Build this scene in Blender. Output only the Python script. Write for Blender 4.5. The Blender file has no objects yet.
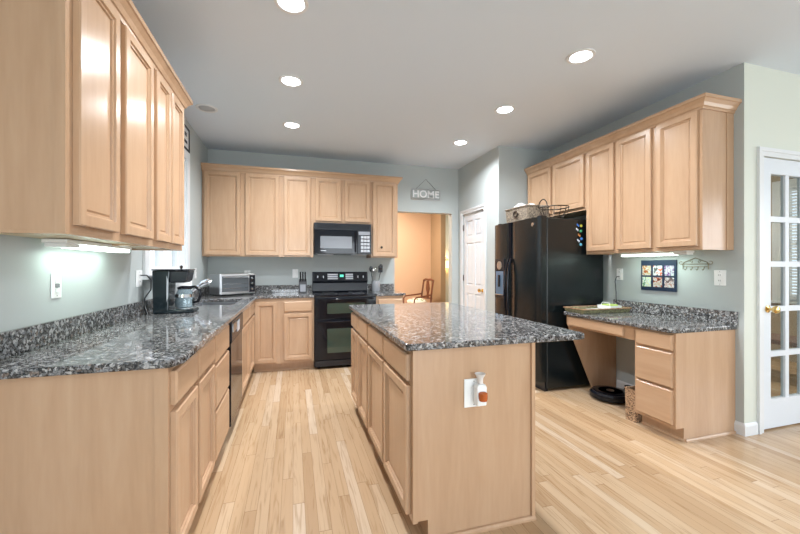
import bpy, bmesh, math, random
from mathutils import Vector, Matrix
random.seed(7)
SC = bpy.context.scene
C = SC.collection
PI = math.pi

# ------------------------------------------------------------------ camera, world, light, exposure
cam_d = bpy.data.cameras.new('camera'); cam = bpy.data.objects.new('camera', cam_d); C.objects.link(cam)
cam.location = (0, 0, 1.265); cam.rotation_euler = (PI/2, 0, -0.286)
cam_d.sensor_width = 36; cam_d.lens = 363.823/800*36; cam_d.clip_start = .05; cam_d.clip_end = 200
SC.camera = cam
w = bpy.data.worlds.new('sky'); SC.world = w; w.use_nodes = True
nt = w.node_tree; bg = nt.nodes['Background']
tc = nt.nodes.new('ShaderNodeTexCoord'); sp = nt.nodes.new('ShaderNodeSeparateXYZ'); cr = nt.nodes.new('ShaderNodeValToRGB')
nt.links.new(tc.outputs['Generated'], sp.inputs[0]); nt.links.new(sp.outputs['Z'], cr.inputs[0]); nt.links.new(cr.outputs[0], bg.inputs[0])
cr.color_ramp.elements[0].color = (.85, .92, 1, 1); cr.color_ramp.elements[1].color = (.55, .75, 1, 1)
bg.inputs[1].default_value = 1.9
SC.view_settings.view_transform = 'Standard'; SC.view_settings.look = 'None'
SC.view_settings.gamma = 1; SC.view_settings.use_curve_mapping = False
SC.view_settings.exposure = 0.05

def area(name, loc, rot, sx, sy, power, col, spread=PI, shape='RECTANGLE'):
    l = bpy.data.lights.new(name, 'AREA'); l.shape = shape; l.size = sx
    if shape == 'RECTANGLE': l.size_y = sy
    l.energy = power; l.color = col; l.spread = spread
    o = bpy.data.objects.new(name, l); C.objects.link(o); o.location = loc; o.rotation_euler = rot
    return o
# added area lamps standing in for daylight at unseen windows behind the camera
area('daylight_fill_patio', (1.9, -3.16, 1.15), (-PI/2, 0, PI), 1.8, 2.0, 70, (.86, .94, 1))
area('daylight_fill_rear', (-.1, -3.16, 1.5), (-PI/2, 0, PI), 1.1, 1.1, 42, (.86, .94, 1))
area('daylight_fill_east', (6.30, -.8, 1.4), (0, PI/2, 0), 1.6, 2.4, 65, (.95, .97, 1))

# ------------------------------------------------------------------ materials
def mat(name, col=(.8, .8, .8), rough=.5, metal=0, emit=None, estr=0, coat=0, spec=.5, alpha=1):
    m = bpy.data.materials.new(name); m.use_nodes = True
    b = m.node_tree.nodes['Principled BSDF']
    b.inputs['Base Color'].default_value = (*col, 1); b.inputs['Roughness'].default_value = rough
    b.inputs['Metallic'].default_value = metal; b.inputs['Coat Weight'].default_value = coat
    b.inputs['Specular IOR Level'].default_value = spec
    if emit: b.inputs['Emission Color'].default_value = (*emit, 1); b.inputs['Emission Strength'].default_value = estr
    return m
def nodes(m): return m.node_tree.nodes, m.node_tree.links, m.node_tree.nodes['Principled BSDF']
def N(ns, t, **k):
    n = ns.new('ShaderNode'+t)
    for a, v in k.items(): setattr(n, a, v)
    return n
def ramp(ns, stops, interp='LINEAR'):
    r = ns.new('ShaderNodeValToRGB'); r.color_ramp.interpolation = interp; e = r.color_ramp.elements
    while len(e) < len(stops): e.new(.5)
    for i, (p, c) in enumerate(stops): e[i].position = p; e[i].color = (*c, 1)
    return r
def math_(ns, ls, op, a, b=None):
    n = ns.new('ShaderNodeMath'); n.operation = op
    for i, v in enumerate((a, b)):
        if v is None: continue
        if isinstance(v, (int, float)): n.inputs[i].default_value = v
        else: ls.new(v, n.inputs[i])
    return n.outputs[0]
def bumped(ns, ls, b, h, s=.1, d=.002):
    bp = N(ns, 'Bump'); bp.inputs['Strength'].default_value = s; bp.inputs['Distance'].default_value = d
    ls.new(h, bp.inputs['Height']); ls.new(bp.outputs[0], b.inputs['Normal'])

def wood(name, c1, c2, c3, rough=.34, axis='Z', sc=1.0):
    m = mat(name, c2, rough); ns, ls, b = nodes(m)
    t = N(ns, 'TexCoord'); oi = N(ns, 'ObjectInfo')
    mp = N(ns, 'Mapping'); s = {'Z': (7, 7, .8), 'X': (.8, 7, 7)}[axis]; mp.inputs['Scale'].default_value = [v*sc for v in s]
    ad = N(ns, 'VectorMath', operation='ADD'); sc2 = N(ns, 'VectorMath', operation='SCALE')
    cb = N(ns, 'CombineXYZ')
    for i in range(3): ls.new(oi.outputs['Random'], cb.inputs[i])
    ls.new(cb.outputs[0], sc2.inputs[0]); sc2.inputs['Scale'].default_value = 37
    ls.new(t.outputs['Object'], mp.inputs[0]); ls.new(mp.outputs[0], ad.inputs[0]); ls.new(sc2.outputs[0], ad.inputs[1])
    n1 = N(ns, 'TexNoise'); n1.inputs['Scale'].default_value = 1.3; n1.inputs['Detail'].default_value = 5; n1.inputs['Distortion'].default_value = 1.2
    n2 = N(ns, 'TexNoise'); n2.inputs['Scale'].default_value = 9; n2.inputs['Detail'].default_value = 3
    ls.new(ad.outputs[0], n1.inputs[0]); ls.new(ad.outputs[0], n2.inputs[0])
    mx = math_(ns, ls, 'ADD', math_(ns, ls, 'MULTIPLY', n1.outputs[0], .7), math_(ns, ls, 'MULTIPLY', n2.outputs[0], .3))
    r = ramp(ns, [(.28, c1), (.5, c2), (.72, c3)]); ls.new(mx, r.inputs[0]); ls.new(r.outputs[0], b.inputs['Base Color'])
    return m
MAPLE = wood('maple', (.455, .285, .172), (.50, .322, .20), (.54, .36, .23), .25)
MAPLE_H = wood('maple_drawer', (.455, .285, .172), (.50, .322, .20), (.54, .36, .23), .25, 'X')
MAPLE_IN = wood('maple_underside', (.62, .50, .30), (.68, .56, .36), (.72, .60, .40), .5)
CHERRY = wood('dark_wood', (.10, .03, .015), (.16, .05, .02), (.2, .07, .03), .3)

def granite():
    m = mat('granite', (.3, .3, .3), .07, spec=.6); ns, ls, b = nodes(m)
    t = N(ns, 'TexCoord')
    d = N(ns, 'TexNoise'); d.inputs['Scale'].default_value = 60; d.inputs['Detail'].default_value = 3
    ls.new(t.outputs['Object'], d.inputs[0])
    sc_ = N(ns, 'VectorMath', operation='SCALE'); sc_.inputs['Scale'].default_value = .022; ls.new(d.outputs['Color'], sc_.inputs[0])
    ad = N(ns, 'VectorMath', operation='ADD'); ls.new(t.outputs['Object'], ad.inputs[0]); ls.new(sc_.outputs[0], ad.inputs[1])
    v = N(ns, 'TexVoronoi'); v.inputs['Scale'].default_value = 92; ls.new(ad.outputs[0], v.inputs[0])
    s = N(ns, 'SeparateColor'); ls.new(v.outputs['Color'], s.inputs[0])
    r = ramp(ns, [(0, (.006, .007, .010)), (.41, (.03, .03, .033)), (.49, (.10, .105, .115)), (.62, (.21, .22, .235)), (.80, (.42, .42, .42)), (.95, (.14, .10, .08))], 'CONSTANT')
    n = N(ns, 'TexNoise'); n.inputs['Scale'].default_value = 14; n.inputs['Detail'].default_value = 3; ls.new(t.outputs['Object'], n.inputs[0])
    f = math_(ns, ls, 'ADD', s.outputs[0], math_(ns, ls, 'MULTIPLY', math_(ns, ls, 'SUBTRACT', n.outputs[0], .5), .7))
    ls.new(f, r.inputs[0])
    v2 = N(ns, 'TexVoronoi'); v2.inputs['Scale'].default_value = 210; ls.new(t.outputs['Object'], v2.inputs[0])
    s2 = N(ns, 'SeparateColor'); ls.new(v2.outputs['Color'], s2.inputs[0])
    r2 = ramp(ns, [(0, (.03, .03, .03)), (.3, (.25, .235, .22)), (.7, (.55, .52, .49))], 'CONSTANT'); ls.new(s2.outputs[1], r2.inputs[0])
    mx = N(ns, 'MixRGB'); mx.inputs[0].default_value = .22; ls.new(r.outputs[0], mx.inputs[1]); ls.new(r2.outputs[0], mx.inputs[2])
    ls.new(mx.outputs[0], b.inputs['Base Color'])
    return m
GRANITE = granite()

def floor_mat():
    m = mat('oak_floor', (.6, .4, .25), .26); ns, ls, b = nodes(m)
    t = N(ns, 'TexCoord'); s = N(ns, 'SeparateXYZ'); ls.new(t.outputs['Object'], s.inputs[0])
    W, L = .060, 1.05
    fx = math_(ns, ls, 'DIVIDE', s.outputs['X'], W); row = math_(ns, ls, 'FLOOR', fx); ux = math_(ns, ls, 'FRACT', fx)
    wn = N(ns, 'TexWhiteNoise', noise_dimensions='1D'); ls.new(row, wn.inputs['W'])
    fy = math_(ns, ls, 'ADD', math_(ns, ls, 'DIVIDE', s.outputs['Y'], L), math_(ns, ls, 'MULTIPLY', wn.outputs['Value'], 17.3))
    idy = math_(ns, ls, 'FLOOR', fy); uy = math_(ns, ls, 'FRACT', fy)
    cb = N(ns, 'CombineXYZ'); ls.new(row, cb.inputs[0]); ls.new(idy, cb.inputs[1])
    w2 = N(ns, 'TexWhiteNoise', noise_dimensions='3D'); ls.new(cb.outputs[0], w2.inputs['Vector'])
    tone = ramp(ns, [(0, (.41, .265, .15)), (.25, (.475, .32, .19)), (.6, (.50, .345, .21)), (.85, (.535, .385, .25)), (1, (.58, .45, .33))]); ls.new(w2.outputs['Value'], tone.inputs[0])
    # grain
    sc2 = N(ns, 'VectorMath', operation='SCALE'); sc2.inputs['Scale'].default_value = 23; ls.new(w2.outputs['Color'], sc2.inputs[0])
    mp = N(ns, 'Mapping'); mp.inputs['Scale'].default_value = (38, 2.2, 1); ls.new(t.outputs['Object'], mp.inputs[0])
    ad = N(ns, 'VectorMath', operation='ADD'); ls.new(mp.outputs[0], ad.inputs[0]); ls.new(sc2.outputs[0], ad.inputs[1])
    g = N(ns, 'TexNoise'); g.inputs['Scale'].default_value = 1.0; g.inputs['Detail'].default_value = 6; g.inputs['Distortion'].default_value = 1.6; ls.new(ad.outputs[0], g.inputs[0])
    gr = ramp(ns, [(.3, (.66, .58, .48)), (.48, (1, 1, 1)), (.7, (1.04, 1.04, 1.04))]); ls.new(g.outputs[0], gr.inputs[0])
    mx = N(ns, 'MixRGB', blend_type='MULTIPLY'); mx.inputs[0].default_value = .75; ls.new(tone.outputs[0], mx.inputs[1]); ls.new(gr.outputs[0], mx.inputs[2])
    # seams
    e1 = math_(ns, ls, 'LESS_THAN', math_(ns, ls, 'ABSOLUTE', math_(ns, ls, 'SUBTRACT', ux, .5)), .485)
    e2 = math_(ns, ls, 'LESS_THAN', math_(ns, ls, 'ABSOLUTE', math_(ns, ls, 'SUBTRACT', uy, .5)), .4985)
    e = math_(ns, ls, 'MULTIPLY', e1, e2)
    mx2 = N(ns, 'MixRGB'); ls.new(e, mx2.inputs[0]); mx2.inputs[1].default_value = (.27, .165, .09, 1); ls.new(mx.outputs[0], mx2.inputs[2])
    ls.new(mx2.outputs[0], b.inputs['Base Color'])
    bumped(ns, ls, b, g.outputs[0], .06, .001)
    return m
FLOOR = floor_mat()

def paint(name, col, rough=.6, bump=.03):
    m = mat(name, col, rough, spec=.3); ns, ls, b = nodes(m)
    t = N(ns, 'TexCoord'); n = N(ns, 'TexNoise'); n.inputs['Scale'].default_value = 180; ls.new(t.outputs['Object'], n.inputs[0])
    bumped(ns, ls, b, n.outputs[0], bump, .001); return m
WALL = paint('wall_paint', (.475, .515, .515)); CEIL = paint('ceiling_paint', (.67, .745, .83), .7)
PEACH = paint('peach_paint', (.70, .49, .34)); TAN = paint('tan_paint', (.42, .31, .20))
CREAM = paint('cream_paint', (.66, .69, .62))
WHITE = paint('trim_white', (.72, .74, .76), .3, .01); DOORW = paint('door_white', (.70, .74, .79), .3, .01)
BLK = mat('black_gloss', (.006, .007, .011), .08, spec=.35); BLK2 = mat('black_satin', (.008, .010, .016), .25)
FR_SIDE = mat('fridge_black', (.006, .009, .010), .2, spec=.5)
ns, ls, b = nodes(FR_SIDE); t = N(ns, 'TexCoord'); n = N(ns, 'TexNoise'); n.inputs['Scale'].default_value = 110; n.inputs['Detail'].default_value = 1
ls.new(t.outputs['Object'], n.inputs[0]); bumped(ns, ls, b, n.outputs[0], .35, .003)
CHROME = mat('chrome', (.8, .82, .85), .12, 1); STEEL = mat('brushed_steel', (.55, .56, .58), .28, 1)
BRASS = mat('brass', (.75, .52, .2), .2, 1); IRON = mat('dark_iron', (.05, .035, .025), .4, .6); IRONL = mat('antique_iron', (.28, .25, .17), .45, .5)
PLATE = mat('white_plastic', (.85, .86, .86), .3); SLOT = mat('slot_grey', (.25, .26, .27), .4)
WINGL = mat('oven_window', (.035, .06, .048), .05, spec=.9); MWGL = mat('microwave_window', (.17, .18, .20), .15)  # oven glass: greenish reflection put into its base colour
LED = mat('green_display', (.0, .1, .05), .3, emit=(.1, .9, .6), estr=1.2)
PANEL = mat('grey_print', (.28, .29, .32), .4); PANELL = mat('light_print', (.5, .52, .56), .4)
CANLIT = mat('lamp_lens', (1, 1, 1), .5, emit=(.93, .97, 1), estr=14); TUBE = mat('tube_diffuser', (1, 1, 1), .5, emit=(.82, 1, .90), estr=5)
CANOFF = mat('lamp_off', (.38, .39, .41), .4)
PAPER = mat('paper_white', (.82, .83, .84), .8)
BLACKBACK = mat('kick_dark', (.05, .03, .02), .6)

def glass(name, tint=(1, 1, 1), refl=.12, rough=.0):
    m = bpy.data.materials.new(name); m.use_nodes = True; ns, ls = m.node_tree.nodes, m.node_tree.links
    ns.remove(ns['Principled BSDF']); tr = N(ns, 'BsdfTransparent'); tr.inputs[0].default_value = (*tint, 1)
    gl = N(ns, 'BsdfGlossy'); gl.inputs['Roughness'].default_value = rough
    fr = N(ns, 'LayerWeight'); fr.inputs[0].default_value = .5
    f_ = math_(ns, ls, 'ADD', math_(ns, ls, 'MULTIPLY', math_(ns, ls, 'POWER', fr.outputs['Facing'], 4), .6), .03)
    mx = N(ns, 'MixShader'); ls.new(f_, mx.inputs[0]); ls.new(tr.outputs[0], mx.inputs[1]); ls.new(gl.outputs[0], mx.inputs[2])
    ls.new(mx.outputs[0], ns['Material Output'].inputs[0]); return m
GLASS = glass('clear_glass'); SMOKE = glass('smoke_glass', (.75, .8, .82))

def wicker(name, c1, c2, sc=90):
    m = mat(name, c1, .7); ns, ls, b = nodes(m)
    t = N(ns, 'TexCoord'); v = N(ns, 'TexVoronoi'); v.inputs['Scale'].default_value = sc
    mp = N(ns, 'Mapping'); mp.inputs['Scale'].default_value = (1, 1, 1.8); ls.new(t.outputs['Object'], mp.inputs[0]); ls.new(mp.outputs[0], v.inputs[0])
    s = N(ns, 'SeparateColor'); ls.new(v.outputs['Color'], s.inputs[0])
    r = ramp(ns, [(0, c1), (.5, c2), (1, tuple(min(1, x*1.5) for x in c2))]); ls.new(s.outputs[0], r.inputs[0]); ls.new(r.outputs[0], b.inputs['Base Color'])
    bumped(ns, ls, b, v.outputs['Distance'], .8, .006); return m
WICK = wicker('grey_wicker', (.05, .04, .03), (.24, .19, .14)); WICK2 = wicker('green_wicker', (.06, .055, .03), (.20, .19, .10))
WICK3 = wicker('brown_wicker', (.07, .035, .02), (.38, .24, .14))

# ------------------------------------------------------------------ mesh helpers
class MB:
    def __init__(s): s.bm = bmesh.new()
    def box(s, x0, x1, y0, y1, z0, z1):
        r = bmesh.ops.create_cube(s.bm, size=1)
        for v in r['verts']:
            v.co = Vector(((x0+x1)/2+v.co.x*(x1-x0), (y0+y1)/2+v.co.y*(y1-y0), (z0+z1)/2+v.co.z*(z1-z0)))
        return s
    def prism(s, pts, a, b, axis='z'):
        """polygon pts extruded from a to b along the axis (x: pts are (y,z); y: (x,z); z: (x,y))"""
        def P(p, h): return {'z': (p[0], p[1], h), 'y': (p[0], h, p[1]), 'x': (h, p[0], p[1])}[axis]
        A = [s.bm.verts.new(P(p, a)) for p in pts]; B = [s.bm.verts.new(P(p, b)) for p in pts]; n = len(pts)
        s.bm.faces.new(A); s.bm.faces.new(B[::-1])
        for i in range(n): s.bm.faces.new((A[i], B[i], B[(i+1) % n], A[(i+1) % n]))
        return s
    def lathe(s, prof, c=(0, 0, 0), seg=24, axis='z'):
        rings = []
        for r, h in prof:
            ring = []
            for k in range(seg):
                a = 2*PI*k/seg; u, v = r*math.cos(a), r*math.sin(a)
                p = {'z': (u, v, h), 'y': (u, h, v), 'x': (h, u, v)}[axis]
                ring.append(s.bm.verts.new((c[0]+p[0], c[1]+p[1], c[2]+p[2])))
            rings.append(ring)
        for i in range(len(rings)-1):
            for k in range(seg): s.bm.faces.new((rings[i][k], rings[i][(k+1) % seg], rings[i+1][(k+1) % seg], rings[i+1][k]))
        if prof[0][0] > 1e-4: s.bm.faces.new(rings[0])
        if prof[-1][0] > 1e-4: s.bm.faces.new(rings[-1][::-1])
        return s
    def tube(s, pts, r, seg=8, closed=False):
        pts = [Vector(p) for p in pts]; n = len(pts); rings = []
        up = None
        for i, p in enumerate(pts):
            a = pts[(i-1) % n] if (closed or i > 0) else p; b_ = pts[(i+1) % n] if (closed or i < n-1) else p
            d = (b_-a).normalized()
            if up is None: up = Vector((0, 0, 1)) if abs(d.z) < .9 else Vector((1, 0, 0))
            x = d.cross(up).normalized(); up = x.cross(d).normalized()
            rr = r[i] if isinstance(r, (list, tuple)) else r
            rings.append([s.bm.verts.new(p+x*rr*math.cos(2*PI*k/seg)+up*rr*math.sin(2*PI*k/seg)) for k in range(seg)])
        m = n if closed else n-1
        for i in range(m):
            A, B = rings[i], rings[(i+1) % n]
            for k in range(seg): s.bm.faces.new((A[k], A[(k+1) % seg], B[(k+1) % seg], B[k]))
        if not closed: s.bm.faces.new(rings[0][::-1]); s.bm.faces.new(rings[-1])
        return s
    def ball(s, c, r, sx=1, sy=1, sz=1, seg=14):
        q = bmesh.ops.create_uvsphere(s.bm, u_segments=seg, v_segments=seg//2+2, radius=r)
        for v in q['verts']: v.co = Vector((c[0]+v.co.x*sx, c[1]+v.co.y*sy, c[2]+v.co.z*sz))
        return s
    def rings(s, x0, x1, z0, z1, prof):
        """door front facing -y: prof = (inset, depth y) rings from the back edge to the centre"""
        R = []
        for ins, y in prof:
            R.append([s.bm.verts.new((x, y, z)) for x, z in ((x0+ins, z0+ins), (x1-ins, z0+ins), (x1-ins, z1-ins), (x0+ins, z1-ins))])
        s.bm.faces.new(R[0][::-1])
        for i in range(len(R)-1):
            for k in range(4): s.bm.faces.new((R[i][k], R[i][(k+1) % 4], R[i+1][(k+1) % 4], R[i+1][k]))
        s.bm.faces.new(R[-1]); return s
    def sweep(s, prof, path):
        """closed (out, z) profile swept along xy path with mitres; out is to the right-hand side of travel"""
        P = [Vector((p[0], p[1])) for p in path]; R = []
        for i, p in enumerate(P):
            ns_ = []
            if i > 0: d = (P[i]-P[i-1]).normalized(); ns_.append(Vector((d.y, -d.x)))
            if i < len(P)-1: d = (P[i+1]-P[i]).normalized(); ns_.append(Vector((d.y, -d.x)))
            nn = sum(ns_, Vector((0, 0))); nn = nn/nn.length_squared if len(ns_) == 1 else nn/(1+ns_[0].dot(ns_[1]))
            R.append([s.bm.verts.new((p.x+nn.x*o, p.y+nn.y*o, z)) for o, z in prof])
        n = len(prof)
        for i in range(len(R)-1):
            for k in range(n): s.bm.faces.new((R[i][k], R[i][(k+1) % n], R[i+1][(k+1) % n], R[i+1][k]))
        s.bm.faces.new(R[0][::-1]); s.bm.faces.new(R[-1]); return s
    def build(s, name, m, parent=None, smooth=False, bevel=0, loc=None, rotz=0):
        bmesh.ops.recalc_face_normals(s.bm, faces=s.bm.faces)
        me = bpy.data.meshes.new(name); s.bm.to_mesh(me); s.bm.free()
        o = bpy.data.objects.new(name, me); C.objects.link(o)
        me.materials.append(m)
        if smooth:
            for p in me.polygons: p.use_smooth = True
            try: me.set_sharp_from_angle(angle=math.radians(40))
            except Exception: pass
        if bevel:
            md = o.modifiers.new('edge', 'BEVEL'); md.width = bevel; md.segments = 2; md.limit_method = 'ANGLE'; md.angle_limit = math.radians(40)
        if parent: o.parent = parent
        if loc: o.location = loc
        if rotz: o.rotation_euler.z = rotz
        return o
def thing(name, label, cat, loc=(0, 0, 0), rotz=0, group=None):
    o = bpy.data.objects.new(name, None); C.objects.link(o); o.empty_display_size = .05
    o.location = loc; o.rotation_euler = (0, 0, rotz); return tag(o, label, cat, group)
def tag(o, label, cat, group=None):
    o['label'] = label; o['category'] = cat
    if group: o['group'] = group
    return o
def struct(o): o['kind'] = 'structure'; return o

# ------------------------------------------------------------------ setting
XL, YB, H, XP, YP, XR, YE = -1.065, 5.237, 2.8, 2.497, 4.063, 3.247, 1.89
def wall(name, axis, c0, c1, a0, a1, m, holes=(), z1=H):
    """axis 'x': wall plane normal along x between c0,c1, running a0..a1 in y; holes (a,b,z0,z1)"""
    q = MB()
    def bx(a, b_, za, zb):
        if b_-a < 1e-4 or zb-za < 1e-4: return
        q.box(c0, c1, a, b_, za, zb) if axis == 'x' else q.box(a, b_, c0, c1, za, zb)
    cur = a0
    for (a, b_, za, zb) in sorted(holes):
        bx(cur, a, 0, z1); bx(a, b_, 0, za); bx(a, b_, zb, z1); cur = b_
    bx(cur, a1, 0, z1)
    return struct(q.build(name, m))
struct(MB().box(-1.3, 6.7, -3.5, 8.8, -.1, 0).build('floor', FLOOR))
struct(MB().box(-1.3, 6.7, -3.5, 8.8, H, H+.1).build('ceiling', CEIL))
LAWN = mat('lawn', (.22, .32, .16), .9)
struct(MB().box(-40, 40, -60, -3.6, -.35, -.25).box(-40, -1.5, -3.6, 60, -.35, -.25).build('ground', LAWN))
WY0, WY1, WZ0, WZ1 = 3.20, 4.24, 1.20, 2.37
wall('wall_left', 'x', XL-.13, XL, -3.3, YB+.12, WALL, [(WY0, WY1, WZ0, WZ1)])
OX0, OX1, OZ = 1.456, 2.385, 2.10
wall('wall_back', 'y', YB, YB+.12, XL, 3.37, WALL, [(OX0, OX1, 0, OZ)])
PY0, PY1, PZ = 4.43, 5.07, 2.06
wall('wall_pantry_side', 'x', XP, XP+.10, YP, YB, WALL, [(PY0, PY1, 0, PZ)])
wall('wall_pantry_front', 'y', YP, YP+.10, XP+.10, XR+.12, WALL)
wall('wall_right', 'x', XR, XR+.12, YE+.12, YP, WALL)
FX0, FX1, FZ = 3.445, 4.285, 2.115
hall = wall('wall_hall', 'y', YE, YE+.12, XR, 6.5, CREAM, [(FX0, FX1, 0, FZ)])
hall.data.materials.append(WALL)                                    # its end face belongs to the kitchen's right wall
for p in hall.data.polygons:
    if p.normal.x < -.9 and p.center.x < XR+.01: p.material_index = 1
wall('wall_east', 'x', 6.4, 6.5, -3.3, YE, CREAM, [(-2.0, .4, .6, 2.2)])
wall('wall_rear', 'y', -3.3, -3.2, XL, 6.5, WALL, [(-.7, .5, .9, 2.1), (1.0, 2.8, 0, 2.15)])
# dining room and study beyond
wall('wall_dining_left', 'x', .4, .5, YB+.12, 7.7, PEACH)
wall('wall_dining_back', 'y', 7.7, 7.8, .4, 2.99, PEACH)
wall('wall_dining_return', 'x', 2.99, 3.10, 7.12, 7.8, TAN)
wall('wall_foyer_back', 'y', 8.6, 8.7, 2.6, 5.5, CREAM)
wall('wall_foyer_side', 'x', 5.4, 5.5, YB+.12, 8.6, CREAM)
wall('wall_study_side', 'x', 6.4, 6.5, YE+.12, YB, TAN, [(3.05, 3.3, .80, 2.35)])
wall('wall_study_back', 'y', YB+.121, YB+.23, 3.37, 6.5, TAN)

# baseboards
bprof = [(0, 0), (.014, 0), (.014, .070), (.009, .083), (.004, .092), (0, .092)]
def baseboard(name, path): return struct(MB().sweep(bprof, path).build(name, WHITE))
baseboard('baseboard_right', [(XR-.001, 1.945), (XR-.001, YE-.001), (3.375, YE-.001)])
baseboard('baseboard_knee', [(XR-.001, 3.0), (XR-.001, 2.275)])
baseboard('baseboard_pantry', [(XP-.001, 4.36), (XP-.001, YP-.001), (2.9, YP-.001)][::-1][::-1])
baseboard('baseboard_dining', [(.52, 7.699), (2.98, 7.699)])
baseboard('baseboard_back', [(2.39, YB-.001), (XP-.001, YB-.001)])
baseboard('baseboard_hall', [(4.36, YE-.001), (6.39, YE-.001)])

# sink window
def window_unit(name, axis, pos, a0, a1, z0, z1, nmul=2, out=-1):
    f = MB(); c = .09
    def bx(q, a, b_, za, zb, d0, d1):
        p0, p1 = sorted((pos+d0*out, pos+d1*out))
        q.box(p0, p1, a, b_, za, zb) if axis == 'x' else q.box(a, b_, p0, p1, za, zb)
    e = .001
    bx(f, a0-c, a0, z0, z1+c, -.018, -e); bx(f, a1, a1+c, z0, z1+c, -.018, -e); bx(f, a0, a1, z1, z1+c, -.018, -e)
    bx(f, a0+e, a0+.02, z0+e, z1-e, 0, .12); bx(f, a1-.02, a1-e, z0+e, z1-e, 0, .12); bx(f, a0+.02, a1-.02, z1-.02, z1-e, 0, .12); bx(f, a0+.02, a1-.02, z0+e, z0+.02, 0, .12)
    w_ = struct(f.build(name, WHITE))
    s = MB(); mid = (z0+z1)/2
    xs = [a0+.02+(a1-a0-.04)*i/nmul for i in range(nmul+1)]
    for i in range(nmul):
        A, B = xs[i]+.003, xs[i+1]-.003
        bx(s, A, A+.04, z0+.02, z1-.02, .06, .10); bx(s, B-.04, B, z0+.02, z1-.02, .06, .10)
        for za, zb in ((z0+.02, z0+.07), (mid-.02, mid+.02), (z1-.06, z1-.02)): bx(s, A+.04, B-.04, za, zb, .06, .10)
    s.build('window_sash', WHITE, w_)
    g = MB(); bx(g, a0+.03, a1-.03, z0+.03, z1-.03, .078, .082); g.build('pane', GLASS, w_)
    st = MB(); bx(st, a0-c-.02, a1+c+.02, z0-.03, z0-e, -.05, -e); st.build('window_sill', WHITE, w_, bevel=.004)
    return w_
window_unit('window_1', 'x', XL, WY0, WY1, WZ0, WZ1)
window_unit('window_2', 'y', -3.2, -.7, .5, .9, 2.1)
window_unit('window_3', 'y', -3.2, 1.0, 2.8, .04, 2.15)
window_unit('window_4', 'x', 6.4, -2.0, .4, .6, 2.2, 3, out=1)
w5 = window_unit('window_5', 'x', 6.4, 3.05, 3.3, .80, 2.35, 1, out=1)
bl = MB()
for i in range(38): bl.box(6.37, 6.379, 3.05, 3.3, .84+i*.04, .84+i*.04+.022)
bl.build('blind', PAPER, w5)

# pantry door with six panels
def casing(name, axis, face, a0, a1, z1, out, m, wd=.062):
    q = MB()
    def bx(a, b_, za, zb, t0, t):
        p0, p1 = sorted((face+out*t0, face+out*t))
        q.box(p0, p1, a, b_, za, zb) if axis == 'x' else q.box(a, b_, p0, p1, za, zb)
    for t0, t, i0, i1 in ((.001, .012, 0, wd), (.012, .02, wd*.55, wd)):
        bx(a0-i1, a0-i0, 0, z1+i1, t0, t); bx(a1+i0, a1+i1, 0, z1+i1, t0, t); bx(a0-i0, a1+i0, z1+i0, z1+i1, t0, t)
    return struct(q.build(name, m))
casing('trim_1', 'x', XP, PY0, PY1, PZ, -1, WHITE)
casing('trim_2', 'y', YE, FX0, FX1, FZ, -1, WHITE)
d1 = thing('door_1', '', '', (XP+.012, PY1-.004, 0), -PI/2); del d1['label'], d1['category']; struct(d1)
dw = PY1-PY0-.008
q = MB().box(0, dw, .012, .035, .01, PZ-.004)
rows = [(.22, .88), (1.00, 1.62), (1.72, 1.95)]; cols = [(.10, dw/2-.04), (dw/2+.04, dw-.10)]
xs = [0, .10, dw/2-.04, dw/2+.04, dw-.10, dw]; zs = [.01, .22, .88, 1.0, 1.62, 1.72, 1.95, PZ-.004]
for i in range(5):
    for j in range(7):
        if i in (1, 3) and j in (1, 3, 5): continue
        q.box(xs[i], xs[i+1], 0, .012, zs[j], zs[j+1])
bmesh.ops.remove_doubles(q.bm, verts=q.bm.verts, dist=1e-5)
q.build('door_leaf', DOORW, d1)
q = MB()
for a, b_ in cols:
    for za, zb in rows: q.rings(a+.008, b_-.008, za+.008, zb-.008, [(0, .0115), (.022, .003)])
q.build('door_panel', DOORW, d1)
q = MB().lathe([(.026, 0), (.026, -.006), (.010, -.010), (.010, -.03), (.024, -.038), (.029, -.052), (.022, -.064), (0, -.068)], (dw-.06, 0, .94), axis='y'); q.build('knob', BRASS, d1, smooth=True)
for z in (.25, 1.10, 1.86): MB().lathe([(.008, z-.045), (.008, z+.045)], (-.001, -.006, 0), 10).build('hinge', IRON, d1, smooth=True)

# french door
d2 = thing('door_2', '', '', (FX0+.003, YE+.01, 0), 0); del d2['label'], d2['category']; struct(d2)
dw = FX1-FX0-.006; st = .115; ncol, nrow = 3, 5; gz0, gz1 = .235, FZ-.125; mt = .042
q = MB().box(0, st, 0, .038, .012, FZ-.004).box(dw-st, dw, 0, .038, .012, FZ-.004).box(st, dw-st, 0, .038, .012, gz0).box(st, dw-st, 0, .038, gz1, FZ-.004)
q.build('door_leaf', DOORW, d2)
q = MB()
for i in range(1, ncol):
    x = st+(dw-2*st)*i/ncol; q.box(x-mt/2, x+mt/2, .004, .034, gz0, gz1)
for j in range(1, nrow):
    z = gz0+(gz1-gz0)*j/nrow
    for i in range(ncol):
        xa = st+(dw-2*st)*i/ncol+(mt/2 if i else 0); xb = st+(dw-2*st)*(i+1)/ncol-(mt/2 if i < ncol-1 else 0)
        q.box(xa, xb, .004, .034, z-mt/2, z+mt/2)
q.build('muntin', DOORW, d2)
MB().box(st, dw-st, .017, .021, gz0, gz1).build('pane', SMOKE, d2)
MB().lathe([(.028, 0), (.028, -.006), (.010, -.012), (.010, -.034), (.024, -.04), (.030, -.055), (.023, -.068), (0, -.072)], (.075, 0, .94), axis='y').build('knob', BRASS, d2, smooth=True)

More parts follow.
